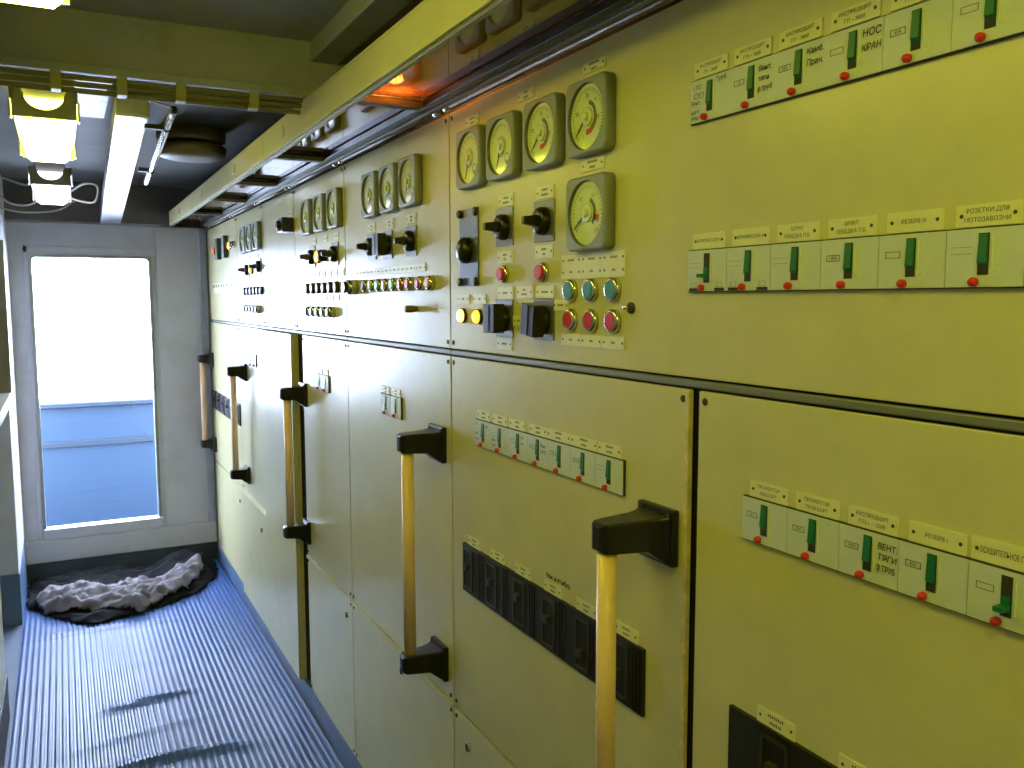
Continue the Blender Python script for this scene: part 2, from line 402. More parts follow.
def cloth(name, P, zf, mt, label, cat, step=.0085):
    m = MB(); V = {}
    x0, x1 = min(p[0] for p in P), max(p[0] for p in P); y0, y1 = min(p[1] for p in P), max(p[1] for p in P)
    nx, ny = int((x1-x0)/step)+2, int((y1-y0)/step)+2
    for i in range(nx):
        for j in range(ny):
            x, y = x0+i*step, y0+j*step
            w = .012*noise.noise(Vector((x*14, y*14, 5)))
            if inpoly(x, y, P)+w > 0: V[i, j] = m.bm.verts.new((x, y, zf(x, y)))
    for (i, j) in list(V):
        q = [(i, j), (i+1, j), (i+1, j+1), (i, j+1)]
        if all(k in V for k in q): m.face([V[k] for k in q], mt, True)
    bmesh.ops.delete(m.bm, geom=[v for v in m.bm.verts if not v.link_faces], context='VERTS')
    me = m.mesh(name)
    o = tag(link(name, me, None, (0, 0, 0)), label, cat)
    s = o.modifiers.new('thickness', 'SOLIDIFY'); s.thickness = .003; s.offset = 1
    return o
def greyz(x, y):
    d = max(0, inpoly(x, y, GP)); e = min(1, d/.05)
    return blackz(x, y)+.006+e**.6*(.010+.026*max(0, rid(x*.8, y, 9, 21))**1.5+.020*max(0, rid(x, y, 19, 13))+.006*rid(x, y, 38, 4))
cloth('black_sheet', BP, blackz, mat('black_cloth', (11, 10, 11), .9, spec=.15), 'crumpled black sheet spread on the mat below the doorway, under a grey cloth', 'sheet')
cloth('floor_cloth', GP, greyz, mat('grey_cotton', (102, 96, 99), .85, var=.12, vscale=8), 'crumpled pale grey floor cloth lying on the black sheet', 'cloth')

# ------------------------------------------------------------------ things along the left side
m = MB(); m.box((-.7, 4.8, .26), (-.247, YF, CZ), WALLP); struct('wall_left_return', m, bevel=.004)
m = MB(); m.box((-.7, 4.796, 0), (-.244, YF, .26), BLUEP); struct('baseboard_left', m, bevel=.003)
dk = thing('side_desk', (-.42, 3.7, 0), 'cream side desk with a white worktop edge, standing along the left wall', 'desk')
m = MB(); m.box((-.69, 2.75, 1.165), (-.205, 4.38, 1.205), mat('white_worktop', (222, 226, 228), .35)); part('worktop', m, dk, .006)
m = MB(); m.box((-.69, 2.78, .17), (-.255, 3.72, 1.165), PAINT); part('pedestal', m, dk, .004)
m = MB(); m.box((-.69, 2.78, 0), (-.25, 3.725, .17), mat('dark_plinth', (40, 42, 46), .6)); part('plinth', m, dk, .003)
m = MB(); m.box((-.69, 4.30, 1.205), (-.213, 4.34, 1.86), mat('brown_board', (128, 122, 122), .5, var=.08)); m.box((-.213, 4.298, 1.205), (-.208, 4.342, 1.86), FR)
solo('splash_board', m, (-.45, 4.32, 1.205), 'upright brown board with a bright metal edge, standing on the white worktop', 'board')
# cables and junction box on the face of the left return
wc = thing('wall_cables', (-.27, 4.78, 1.5), 'grey cables running down the edge beside the doorway into a small box', 'cables')
WCM = mat('grey_cable', (168, 168, 164), .5)
for k, (xx, z0) in enumerate(((-.262, 1.12), (-.278, 1.1), (-.294, 1.14))):
    m = MB(); pts = [(xx-.02*math.sin((2.2-z)*3+k) if z > 1.95 else xx, 4.786, z) for z in [2.2-.05*i for i in range(int((2.2-z0)/.05)+1)]]
    m.tube(pts, .0065, WCM); part('cable', m, wc)
for z in (1.79, 1.74, 1.68, 1.56, 1.5):
    m = MB(); m.box((-.304, 4.772, z), (-.254, 4.8, z+.014), mat('dark_clip', (74, 70, 84), .5)); part('clip', m, wc, .002)
m = MB(); m.box((-.306, 4.745, 1.2), (-.252, 4.8, 1.3), mat('junction_box_grey', (176, 178, 180), .45)); part('junction_box', m, wc, .006)
m = MB(); m.tube([(-.29+.018*(1-math.cos(a)), 4.77, 1.2-.075*math.sin(a)) for a in [i*PI/12 for i in range(13)]], .0055, WHITEB); part('cable_loop', m, wc)
lc = thing('lamp_leads', (-.12, 4.6, 2.12), 'loose pale leads looping around the far ceiling lamp toward the left wall', 'cables')
for k, pts in enumerate(([(-.27, 4.78, 2.14), (-.2, 4.7, 2.06), (-.12, 4.66, 2.045), (-.06, 4.66, 2.08)], [(-.28, 4.77, 2.18), (-.22, 4.6, 2.16), (-.12, 4.5, 2.12), (-.08, 4.4, 2.13)], [(.06, 4.5, 2.1), (.12, 4.45, 2.135), (.17, 4.42, 2.12), (.16, 4.5, 2.06), (.1, 4.6, 2.07), (.05, 4.62, 2.09)], [(-.27, 4.78, 2.05), (-.15, 4.74, 2.02), (.0, 4.8, 2.04), (.08, 4.9, 2.1)])):
    cu = []
    P4 = [Vector(p) for p in pts]
    for i in range(len(P4)-1):
        a, b = P4[i], P4[i+1]; pa = P4[i-1] if i else a; pb = P4[i+2] if i+2 < len(P4) else b
        for s in range(6):
            t = s/6; cu.append(.5*((2*a)+(b-pa)*t+(2*pa-5*a+4*b-pb)*t*t+(3*a-pa-3*b+pb)*t**3))
    cu.append(P4[-1]); m = MB(); m.tube(cu, .005, WCM, 6); part('lead', m, lc)

# ------------------------------------------------------------------ canopy over the switchboard
YC0, YC1 = -.9, 5.3
cn = thing('canopy', (.68, 2.2, 2.02), 'long yellow fronted canopy with glossy dark panes underneath, running above the switchboard', 'canopy')
for a, b in ((YC1, 4.28), (4.276, 2.72), (2.716, YC0)):
    m = MB(); m.box((.566, b, 2.028), (.572, a, 2.098), FASC); part('fascia', m, cn, .001)
m = MB(); m.box((.566, YC0, 2.098), (.79, YC1, 2.104), PAINT); m.box((.572, YC1-.006, 2.035), (.79, YC1, 2.098), CEIL); part('cover', m, cn)
for y in (2.44, 3.2, 4.0, 4.8):
    m = MB(); m.box((.5635, y, 2.05), (.566, y+.05, 2.08), FASC); part('tag_plate', m, cn)
RAIL = mat('grey_rail', (150, 150, 132), .35, metal=.5)
BARM = mat('dark_bar', (30, 28, 24), .4)
m = MB(); m.box((.572, YC0, 2.021), (.584, YC1, 2.033), RAIL); part('outer_rail', m, cn, .002)
m = MB(); m.box((.728, YC0, 2.024), (.748, YC1, 2.04), BARM); m.box((.752, YC0, 2.02), (.764, YC1, 2.034), SEAM); part('inner_rail', m, cn, .002)
BY = [5.3, 4.5, 3.873, 3.289, 2.64, 1.823, .10, YC0]
PANE = mix_glass('smoked_pane', (.34, .27, .22), .14, .04, (150, 112, 84), .62)
m = None
for y in BY[1:-1]:
    m = MB(); m.box((.584, y+.002, 2.022), (.728, y+.026, 2.042), BARM); m.box((.584, y-.008, 2.022), (.728, y-.002, 2.034), RAIL); part('cross_bar', m, cn, .001)
m = MB(); m.box((.572, YC1-.03, 2.018), (.79, YC1-.006, 2.04), BARM); part('end_bar', m, cn, .001)
for a, b in zip(BY, BY[1:]):
    mid = (a+b)/2
    for p, q in ((a-.004, mid+.001), (mid-.001, b+.03)):
        m = MB(); m.box((.582, q, 2.042), (.73, p, 2.045), PANE); part('pane', m, cn)
    m = MB(); m.tube([(.774, a-.03, 2.022), (.774, b+.03, 2.022)], .0045, mat('satin_rod', (128, 124, 108), .5, metal=.7), 10)
    part('hinge_rod', m, cn)
    for y in (a-.03, b+.03):
        m = MB(); m.lathe((.774, y-.012, 2.022), (0, 1, 0), [(0, .004), (.003, .0075), (.021, .0075), (.024, .004)], CHROME, 12); part('hinge_nub', m, cn)
m = MB(); m.lathe((.652, 1.755, 2.068), (0, 1, 0), [(0, .004), (.006, .010), (.02, .012), (.034, .010), (.04, .005)], mat('amber_bulb', (255, 160, 60), .4, emit=(1., .36, .06), es=650.), 14)
part('amber_bulb', m, cn)

# ------------------------------------------------------------------ device prototypes (origin on the panel face, outward = -x)
def proto_gauge():
    hs, r, dp = .061, .013, .020
    def sq(h, rr, x):
        o = []
        for cx, cz, a0 in ((1, 1, 0), (-1, 1, PI/2), (-1, -1, PI), (1, -1, 1.5*PI)):
            for k in range(8):
                a = a0+PI/2*k/7; o.append((x, cx*(h-rr)+rr*math.cos(a), cz*(h-rr)+rr*math.sin(a)))
            e = o[-1]; tx, tz = -math.sin(a0+PI/2), math.cos(a0+PI/2)
            for k in range(1, 10): o.append((x, e[1]+tx*2*(h-rr)*k/10, e[2]+tz*2*(h-rr)*k/10))
        return o
    def circ(rad, x):
        o = []
        for p in sq(hs, r, x):
            a = math.atan2(p[2], p[1]); o.append((x, rad*math.cos(a), rad*math.sin(a)))
        return o
    m = MB()
    m.loops([sq(hs, r, 0), sq(hs, r, -dp+.004), sq(hs-.0015, r, -dp+.001), sq(hs-.004, r-.002, -dp)], GAUGEB, cap0=True, cap1=False, smooth=True)
    R = m.loops([sq(hs-.004, r-.002, -dp), circ(.0535, -dp)], GAUGEB, False, False, False)
    m.loops([circ(.0535, -dp), circ(.052, -dp+.006)], mat('gauge_bezel', (96, 100, 92), .35), False, False, True)
    bmesh.ops.remove_doubles(m.bm, verts=m.bm.verts, dist=1e-5)
    house = m.mesh('gauge_housing')
    return house
def ring(m, r0, r1, a0, a1, x, mt, n=18, cy=0, cz=0):
    """flat arc on a -x facing plane; angles seen from the corridor, 0 = right, 90 = up"""
    A = [m.bm.verts.new((x, cy-r0*math.cos(a0+(a1-a0)*i/n), cz+r0*math.sin(a0+(a1-a0)*i/n))) for i in range(n+1)]
    B = [m.bm.verts.new((x, cy-r1*math.cos(a0+(a1-a0)*i/n), cz+r1*math.sin(a0+(a1-a0)*i/n))) for i in range(n+1)]
    for i in range(n): m.face([A[i], A[i+1], B[i+1], B[i]], mt)
def proto_dial(kind):
    m = MB(); x0 = -.013
    m.lathe((x0, 0, 0), (-1, 0, 0), [(0, .0525), (.001, .0525)], DIAL, 40, smooth=False)
    x = x0-.0013
    rad = math.radians
    if kind == 'A':
        n = 40
        for i in range(n+1):
            a = rad(-35+265*i/n); L = .005 if i % 5 else .008; w = .0005
            ring(m, .046-L, .046, a-w/.045, a+w/.045, x, INK, 1)
        for t, a in (('30', 92), ('20', 165), ('10', 215), ('4', 45), ('5', -10), ('1', 250)):
            m.text(t, .010, INK, -.033*math.cos(rad(a)), .033*math.sin(rad(a)), x)
        ring(m, .020, .029, rad(-100), rad(0), x, DIALR, 8)
        ring(m, .019, .026, rad(-60), rad(80), x-.0002, mat('dial_shade', (96, 104, 70), .5), 12)
    elif kind == 'B':
        for i in range(31):
            a = rad(-40+260*i/30); L = .005 if i % 5 else .008
            ring(m, .046-L, .046, a-.01, a+.01, x, INK, 1)
        for t, a in (('0', 205), ('10', 130), ('15', 60)):
            m.text(t, .009, INK, -.032*math.cos(rad(a)), .032*math.sin(rad(a)), x)
        ring(m, .021, .036, rad(-28), rad(-8), x-.0002, DIALR, 4); m.text('20', .010, DIALR, -.026, -.030, x)
        ring(m, .019, .026, rad(-50), rad(70), x-.0002, mat('dial_shade', (96, 104, 70), .5), 12)
    else:
        for i in range(25):
            a = rad(20+140*i/24); L = .004 if i % 4 else .008
            ring(m, .044-L, .044, a-.012, a+.012, x, PALEINK, 1)
        ring(m, .018, .0195, 0, 2*PI, x, PALEINK, 24)
        ring(m, .008, .010, 0, 2*PI, x, PALEINK, 16, -.024, -.024); ring(m, .003, .0045, 0, 2*PI, x, PALEINK, 10, -.024, -.032)
    return m.mesh('dial', False)
def proto_hub():
    m = MB(); m.lathe((-.014, 0, 0), (-1, 0, 0), [(0, .015), (.003, .015), (.0035, .013)], DIAL, 24)
    m.lathe((-.0175, 0, 0), (-1, 0, 0), [(0, .0065), (.004, .0065), (.0045, .005)], PLATE, 16); return m.mesh('hub')
def proto_needle(ang):
    m = MB(); c, s = math.cos(math.radians(ang)), math.sin(math.radians(ang))
    d = Vector((0, -c, s)); n = Vector((0, s, c))
    m.prism([d*.012+n*.0016+Vector((-.0165, 0, 0)), d*.044+n*.0005+Vector((-.0165, 0, 0)), d*.044-n*.0005+Vector((-.0165, 0, 0)), d*.012-n*.0016+Vector((-.0165, 0, 0))], (-.001, 0, 0), PALEINK if ang == 250 else INK)
    return m.mesh('needle')
GH = proto_gauge(); DM = {k: proto_dial(k) for k in 'ABC'}; HUB = proto_hub(); NE = {}
def gauge(parent, y, z, kind='C', ang=200):
    g = link('gauge', GH, parent, (FX, y, z))
    link('dial', DM[kind], g, (FX, y, z)); link('hub', HUB, g, (FX, y, z))
    if ang not in NE: NE[ang] = proto_needle(ang)
    link('needle', NE[ang], g, (FX, y, z)); return g

def plate_mesh(w, h, lines, hs=.0062, ink=INK, t=.0022):
    m = MB(); m.box((-t, -w/2, -h/2), (0, w/2, h/2), PLATE)
    for sy in (-1, 1): m.lathe((-t+.0004, sy*(w/2-.006), 0), (-1, 0, 0), [(0, .0024), (.0009, .0018)], SCREW, 10)
    n = len(lines)
    for i, tx in enumerate(lines):
        z = (n-1)/2*.0088-i*.0088
        if tx.startswith('~~'):        # lettering too small to read in the photograph: faint strokes
            L = min(len(tx)*.0035, w-.024); k = max(2, int(L/.0034))
            for q in range(k):
                yy = L/2-(q+.5)*L/k
                m.box((-t-.0003, yy-.0010, z-.0016), (-t, yy+.0010, z+.0016+.0008*(q % 2)), PALEINK)
        else: m.text(tx, hs, ink, 0, z, -t-.0004, maxw=w-.019)
    return m.mesh('nameplate')
def nameplate(parent, y, z, lines, w=.066, h=.0215, **k):
    return link('nameplate', plate_mesh(w, h, lines, **k), parent, (FX, y, z))

# moulded breakers with a green lever
def brk_mesh(rating, notch, hand):
    m = MB(); W, H = .0790, .0562
    m.box((-.0045, -.0403, -.0294), (0, .0403, .0294), GROOVE)
    m.box((-.006, -W/2, -H/2), (0, W/2, H/2), BRKW)
    x = -.0062
    sy = .000
    m.box((x-.0004, sy-.0056, -.0165), (-.0055, sy+.0056, .0235), GROOVE)          # slot
    m.box((x-.0010, -.0098, -.014), (x+.0004, -.0088, .020), mat('pale_rib', (222, 228, 204), .4))
    ring(m, .0042, .0049, 0, 2*PI, x-.0002, mat('pale_rib', (222, 228, 204), .4), 16, -.0125, -.0142)
    if rating:
        y0, y1, z0, z1 = .0125, .031, .0035, .0105
        for a, b in (((y0, z0), (y1, z0+.0006)), ((y0, z1-.0006), (y1, z1)), ((y0, z0), (y0+.0006, z1)), ((y1-.0006, z0), (y1, z1))):
            m.box((x-.0003, a[0], a[1]), (x, b[0], b[1]), PALEINK if rating < 0 else INK)
        if rating > 1: m.text('%dA' % rating, .0052, INK, (y0+y1)/2, (z0+z1)/2, x-.0004)
    else:
        for z in (.004, .0105): m.box((x-.0002, .012, z), (x, .035, z+.0004), PALEINK)
    if notch:
        for a, b in ((.017, .036), (-.036, -.017)):
            m.box((x-.0003, a, -.0276), (-.004, b, -.0236), GROOVE)
            for q in ((a+.004, -.0225, b-.004, -.0221), (a+.004, -.0165, b-.004, -.0161), (a+.004, -.0225, a+.0044, -.0161), (b-.0044, -.0225, b-.004, -.0161)): m.box((x-.0002, q[0], q[1]), (x, q[2], q[3]), PALEINK)
    for tx, y, z, s in hand: m.text(tx, s, INK, y, z, x-.0004, align='LEFT', maxw=.0245, slant=random.uniform(-.03, .03), shear=.12, bold=.012)
    return m.mesh('circuit_breaker')
m = MB(); m.prism([(-.0064, -.0046, -.008), (-.0095, -.0046, -.005), (-.0075, -.0046, .0225), (-.0064, -.0046, .0225)], (0, .0092, 0), GREENL); LEV_UP = m.mesh('lever')
m = MB(); m.box((-.0085, -.0042, -.012), (-.0064, .0042, .004), GREENL); m.box((-.020, -.0046, -.0095), (-.0064, .0046, -.0045), GREENL); LEV_DN = m.mesh('lever')
m = MB(); m.lathe((-.006, 0, 0), (-1, 0, 0), [(0, .0046), (.004, .0046), (.0065, .0035), (.0075, .001)], REDB, 14); RED_S = m.mesh('trip_button')
def breaker(parent, y, z, rating=0, up=True, notch=False, hand=()):
    b = link('circuit_breaker', brk_mesh(rating, notch, hand), parent, (FX, y, z))
    link('lever', LEV_UP if up else LEV_DN, b, (FX, y, z))
    link('trip_button', RED_S, b, (FX, y+.008, z-.0232))
    return b

# push buttons, lamps, switches
def pb_mesh(capm, r=.0165, out=.012, proud=.003, bez=None):
    m = MB(); m.lathe((0, 0, 0), (-1, 0, 0), [(0, r+.0035), (out*.6, r+.0035), (out, r+.0015), (out+.0005, r-.001)], bez or CHROME, 24); a = m.mesh('push_button')
    m = MB(); m.lathe((-out+.003, 0, 0), (-1, 0, 0), [(0, r-.0015), (proud+.002, r-.0015), (proud+.003, r-.003)], capm, 24); return a, m.mesh('cap')
PB = {}
def button(parent, y, z, cm, r=.0165, out=.012, proud=.003, name='push_button', bez=None):
    k = (cm.name, r, out, proud, bez)
    if k not in PB: PB[k] = pb_mesh(cm, r, out, proud, bez)
    b = link(name, PB[k][0], parent, (FX, y, z)); link('cap', PB[k][1], b, (FX, y, z)); return b
def lens(parent, y, z, em, r=.0145):
    k = ('lens', em.name, r)
    if k not in PB:
        m = MB(); m.lathe((0, 0, 0), (-1, 0, 0), [(0, r+.002), (.006, r+.002), (.007, r)], SCREW, 20); a = m.mesh('indicator_lamp')
        m = MB(); m.lathe((-.005, 0, 0), (-1, 0, 0), [(0, r), (.004, r), (.008, r*.85), (.0105, r*.5), (.011, r*.1)], em, 20); PB[k] = (a, m.mesh('lens'))
    b = link('indicator_lamp', PB[k][0], parent, (FX, y, z)); link('lens', PB[k][1], b, (FX, y, z)); return b
def sw_plate(h=.0375, v=.0375, mt=None):
    m = MB(); m.box((-.003, -h, -v), (0, h, v), mt or STEEL); return m.mesh('rotary_switch')
SWP = sw_plate()
def rot_mesh(kind):
    m = MB()
    if kind == 'bar':
        m.lathe((-.003, 0, 0), (-1, 0, 0), [(0, .026), (.010, .025), (.014, .022), (.016, .018)], BLACK, 24)
        m.loops([[(-.016, -.0065, -.011), (-.016, .0065, -.011), (-.016, .0065, .011), (-.016, -.0065, .011)], [(-.046, -.005, -.007), (-.046, .005, -.007), (-.046, .005, .007), (-.046, -.005, .007)]], BLACK, smooth=False)
        m.box((-.0475, -.004, -.006), (-.0455, .004, .006), STEEL)
    elif kind == 'block':
        m.lathe((-.003, 0, 0), (-1, 0, 0), [(0, .027), (.013, .024)], BLACK, 24)
        m.box((-.038, -.024, -.029), (-.014, .024, .029), BLACK)
        m.box((-.0392, -.004, -.026), (-.037, .004, .026), BLACKM)
    return m.mesh('knob')
ROT = {k: rot_mesh(k) for k in ('bar', 'block')}
def rotary(parent, y, z, kind='bar', ang=0):
    b = link('rotary_switch', SWP, parent, (FX, y, z), .001)
    k = link('knob', ROT[kind], b, (FX, y, z), .003); k.rotation_euler = (ang, 0, 0); return b

# black moulded-case breaker
def big_mesh(w):
    m = MB(); m.box((-.006, -w/2, -.055), (0, w/2, .055), BLACKM)
    for a in range(3): m.box((-.0075, -w/2+.006+a*.010, -.052), (-.006, -w/2+.009+a*.010, .052), BLACK)
    return m.mesh('main_breaker')
m = MB()
for a, b in (((.024, -.046), (.019, .046)), ((-.019, -.046), (-.024, .046)), ((.024, .041), (-.024, .046)), ((.024, -.046), (-.024, -.041))): m.box((-.0092, min(a[0], b[0]), a[1]), (-.005, max(a[0], b[0]), b[1]), mat('worn_black_bezel', (48, 48, 50), .35))
m.box((-.0068, -.019, -.041), (-.0055, .019, .041), mat('deep_black', (8, 8, 8), .6))
BEZ = m.mesh('bezel')
m = MB(); m.box((-.017, -.008, .0), (-.007, .008, .014), mat('dark_toggle', (58, 56, 50), .4)); TOG = m.mesh('toggle')
BIG = {}
def big(parent, y0, y1, z, ty, dz=0.):
    w = round(y0-y1, 3)
    if w not in BIG: BIG[w] = big_mesh(w)
    b = link('main_breaker', BIG[w], parent, (FX, (y0+y1)/2, z))
    link('bezel', BEZ, b, (FX, ty, z)); link('toggle', TOG, b, (FX, ty, z+dz)); return b

# wooden pull handle on two black brackets
def handle(parent, y, ztop, zbot, out, gx, flip=1, scale=1.):
    h = link('pull_handle', None, parent, (FX, y, (ztop+zbot)/2))
    r = .0148
    for z, s in ((ztop, 1), (zbot, -1)):
        m = MB()
        # foot plate on the door
        m.box((FX-.013, y-.044, z-.043), (FX, y+.044, z+.043), BLACK)
        # arm that narrows outward to a rounded nose around the rod
        x0, x1 = FX-.012, FX-out
        def sec(x, hw, z0, z1):
            return [(x, y-hw, z0), (x, y+hw, z0), (x, y+hw, z1), (x, y-hw, z1)]
        n0, n1 = z-.017, z+.029
        m.loops([sec(x0, .040, z-.040, z+.034), sec(x0-.014, .033, z-.031, z+.031), sec(x0-.030, .028, n0-.002, n1+.001), sec(x1+.022, .0225, n0, n1), sec(x1+.009, .0205, n0+.001, n1-.001), sec(x1+.002, .014, n0+.003, n1-.003), sec(x1, .008, n0+.007, n1-.007)], BLACK, smooth=False)
        b = part('bracket', m, h, .003)
        m = MB()
        for sy in (-1, 1): m.lathe((FX-.0125, y+sy*.034, z+.034), (-1, 0, 0), [(0, .005), (.003, .004)], SCREW, 10)
        part('bracket_screw', m, b)
    m = MB(); m.lathe((gx, y, zbot+.018), (0, 0, 1), [(0, r), (ztop-zbot-.036, r)], WOOD, 24); part('wooden_grip', m, h)
    return h

# ------------------------------------------------------------------ cabinets
BX = FX+.008       # back of the front sheets
def panel(parent, name, y0, y1, z0, z1, x=FX, holes=(), bevel=.0012, screws=True, edge=None, label=None):
    m = MB(); m.box((x, y1+.0026, z0), (x+.008, y0-.0026, z1), PAINT)
    if x < FX-.003:
        m.box((x+.008, y1+.0018, z0), (BX, y1+.01, z1), PAINT); m.box((x+.008, y0-.01, z0), (BX, y0-.0018, z1), PAINT)
        m.box((x+.008, y1+.01, z1-.006), (BX, y0-.01, z1), PAINT)
    if edge: m.box((x-.0012, edge, z0+.004), (x+.0075, edge+.009, z1-.004), PAINTW)
    if screws:
        for yy in (y0-.016, y1+.016):
            for zz in (z0+.014, z1-.014): m.lathe((x+.0002, yy, zz), (-1, 0, 0), [(0, .0058), (.0022, .0052), (.003, .003)], SCREW, 12)
    o = part(name, m, parent, bevel)
    if label: o['label'] = label
    return o
def cabinet(y0, y1, label, splits=None):
    c = thing('switchboard_cabinet', (FX+.26, (y0+y1)/2, 0), label, 'switchboard cabinet', 'switchboard cabinets along the corridor')
    m = MB(); m.box((BX+.004, y1, .09), (FX+.52, y0, 2.03), DARKIN); part('carcass', m, c)
    m = MB(); m.box((FX-.004, y1+.0005, 0), (FX+.5, y0-.0005, .098), BLUEP); part('plinth', m, c)
    m = MB(); m.box((FX+.001, y1+.001, 1.4755), (BX+.003, y0-.001, 1.4865), SEAM); part('seam_strip', m, c, .002)
    return c
UZ0, UZ1, MZ0, MZ1, LZ0, LZ1 = 1.490, 2.018, .636, 1.472, .100, .628

# --- nearest wide cabinet (two doors)
A = cabinet(1.823, .06, 'nearest double width cabinet, with five square gauges and rows of green levered breakers')
panel(A, 'upper_panel', 1.823, .06, UZ0, UZ1)
panel(A, 'door', 1.823, .966, MZ0, MZ1, edge=.9685)
panel(A, 'door', .950, .06, MZ0, MZ1)
panel(A, 'lower_panel', 1.823, .966, LZ0, LZ1); panel(A, 'lower_panel', .950, .06, LZ0, LZ1)
for y, k, a in ((1.684, 'C', 250), (1.535, 'C', 250), (1.376, 'A', 222), (1.222, 'A', 222)): gauge(A, y, 1.899, k, a)
gauge(A, 1.221, 1.743, 'B', 213)
nameplate(A, 1.695, 1.979, ['~~aaaaaa', '~~aaa'], .068, .019); nameplate(A, 1.457, 1.984, ['~~aaa', '~~aaaa'], .066, .018)
nameplate(A, 1.223, 1.982, ['~~aaaaaaa', '~~aaa'], .066, .016); nameplate(A, 1.226, 1.824, ['~~aaaaaaa', '~~aaa'], .069, .019)
# steel switch plate with four standoff screws
m = MB(); m.box((-.004, -.047, -.083), (0, .047, .083), mat('dark_steel_plate', (112, 116, 124), .3, metal=.7)); k1 = link('key_switch', m.mesh('key_switch'), A, (FX, 1.714, 1.714), .001)
m = MB(); m.lathe((-.004, 0, 0), (-1, 0, 0), [(0, .028), (.010, .028), (.017, .022), (.021, .013), (.0225, .004)], BLACK, 28); link('knob', m.mesh('knob'), k1, (FX, 1.722, 1.708))
for sy in (-1, 1):
    for sz in (-1, 1):
        m = MB(); m.lathe((-.004, 0, 0), (-1, 0, 0), [(0, .009), (.006, .009), (.008, .006)], SCREW, 14); link('standoff_screw', m.mesh('standoff_screw'), k1, (FX, 1.714+sy*.04, 1.714+sz*.074))
rotary(A, 1.547, 1.745, 'bar'); rotary(A, 1.387, 1.744, 'bar')
rotary(A, 1.548, 1.564, 'block', 0); rotary(A, 1.387, 1.564, 'block', .12)
for y, z, tx in ((1.540, 1.797, ['~~aaaa', '~~aaaaa']), (1.385, 1.796, ['~~aaaa', '~~aaaaa']), (1.545, 1.686, ['~~aaa', '~~a']), (1.387, 1.689, ['~~aaa', '~~a']), (1.544, 1.6145, ['~~aaaa']), (1.463, 1.6155, ['~~a', '~~aaaa']), (1.384, 1.615, ['~~aaaaa']), (1.548, 1.5125, ['~~aaaa'])): nameplate(A, y, z, tx, .065, .023)
nameplate(A, 1.327, 1.591, ['~~aaaa'], .054, .02); nameplate(A, 1.486, 1.56, ['~~aa'], .048, .021)
nameplate(A, 1.748, 1.603, ['~~a'], .063, .019); nameplate(A, 1.663, 1.603, ['~~a'], .063, .019)
for z, h in ((1.669, .0185), (1.6485, .0225), (1.531, .0205)):
    for i in range(3): nameplate(A, 1.2915-.0655*i, z, ['~~aaaa' if z > 1.66 else '~~a'], .0645, h)
lens(A, 1.748, 1.566, AMBERW); lens(A, 1.667, 1.565, AMBER)
button(A, 1.548, 1.652, REDB, .0145, .008, .007); button(A, 1.39, 1.651, REDB, .0155, .008, .007)
for y in (1.292, 1.227, 1.161): button(A, y, 1.617, GREENB, .0165, .009, .001)
for y in (1.291, 1.226, 1.16): button(A, y, 1.566, REDB, .0165, .009, .001)
m = MB(); m.lathe((0, 0, 0), (-1, 0, 0), [(0, .009), (.004, .009), (.005, .006)], SCREW, 14); m.lathe((-.005, 0, 0), (-1, .3, .1), [(0, .004), (.009, .0035), (.011, .002)], CHROME, 10); link('toggle_switch', m.mesh('toggle_switch'), A, (FX, 1.112, 1.588))
# top row
HT = 1.8705
hand1 = (('1 ПС', .034, .018, .0078), ('Вент.', .037, -.002, .0078), ('шахт', .037, -.014, .0075), ('маш.', .037, -.0215, .0075), ('Турб.', -.0125, .0215, .0085))
top = [(.931, 10, hand1), (.852, 16, (('Вент.', -.0135, .016, .0092), ('тяги', -.0135, .004, .0092), ('о.труб', -.0125, -.0085, .0092), ('|', -.0135, -.0085, .0075))), (.773, 16, (('Камб.', -.013, .0175, .0098), ('Прач.', -.013, .0045, .0098))), (.694, -1, (('НОС', -.013, .0165, .0112), ('КРАН', -.0125, .001, .0105))), (.614, 63, ()), (.534, -1, ()), (.454, 25, ())]
for y, r, h in top: breaker(A, y, HT, r, True, False, h)
for y, tx in ((.934, 'ГР ~ 380В'), (.8555, 'ГП3 ~ 380В'), (.7755, 'ГП ~ 380В'), (.696, 'ГП ~ 380В'), (.616, 'ГП2 ~ 380В'), (.536, 'ГП4 ~ 380В'), (.456, 'ГП5 ~ 380В')): nameplate(A, y, 1.9125, ['РАСПРЕДЩИТ', tx], .066, .0205)
# middle row
for i, (r, up, no) in enumerate(((0, False, True), (0, True, True), (0, True, False), (100, True, False), (1, True, False), (0, True, False), (0, True, False))): breaker(A, .930-.0802*i, 1.640, r, up, no)
for i, t in enumerate((['КОМПРЕССОР I'], ['КОМПРЕССОР II'], ['ШПИЛ', 'ЛЕБЕДКА П.Б.'], ['ШПИЛ', 'ЛЕБЕДКА П.Б.'], ['РЕЗЕРВ IV'], ['РОЗЕТКИ ДЛЯ', 'МОТОЗАВОЗНИ'])): nameplate(A, .9315-.0804*i, 1.681, t)
# far door row of seven, its labels touching toward the near end
hd = [(('ПС', .034, .02, .007), ('Вент', .036, .0, .007), ('маш', .036, -.012, .007), ('Кам', -.013, .018, .007)), (('Вент', .036, -.004, .008), ('тяги', .036, -.015, .008)), (('Пр', -.014, .018, .0075), ('кух', -.014, .006, .0075)), (('Вент', -.012, .014, .009), ('КМО', -.012, .002, .009)), (), (), ()]
for i in range(7): breaker(A, 1.6425-.0798*i, 1.3145, (0, 0, -1, 16, 10, 10, 0)[i], True, False, hd[i])
for y, w, t in ((1.647, .064, 3), (1.569, .066, 3), (1.493, .068, 3), (1.409, .066, 3), (1.333, .083, 5), (1.247, .086, 5), (1.168, .068, 4)): nameplate(A, y, 1.3545, ['~~'+'a'*t, '~~aaa'], w, .0205)
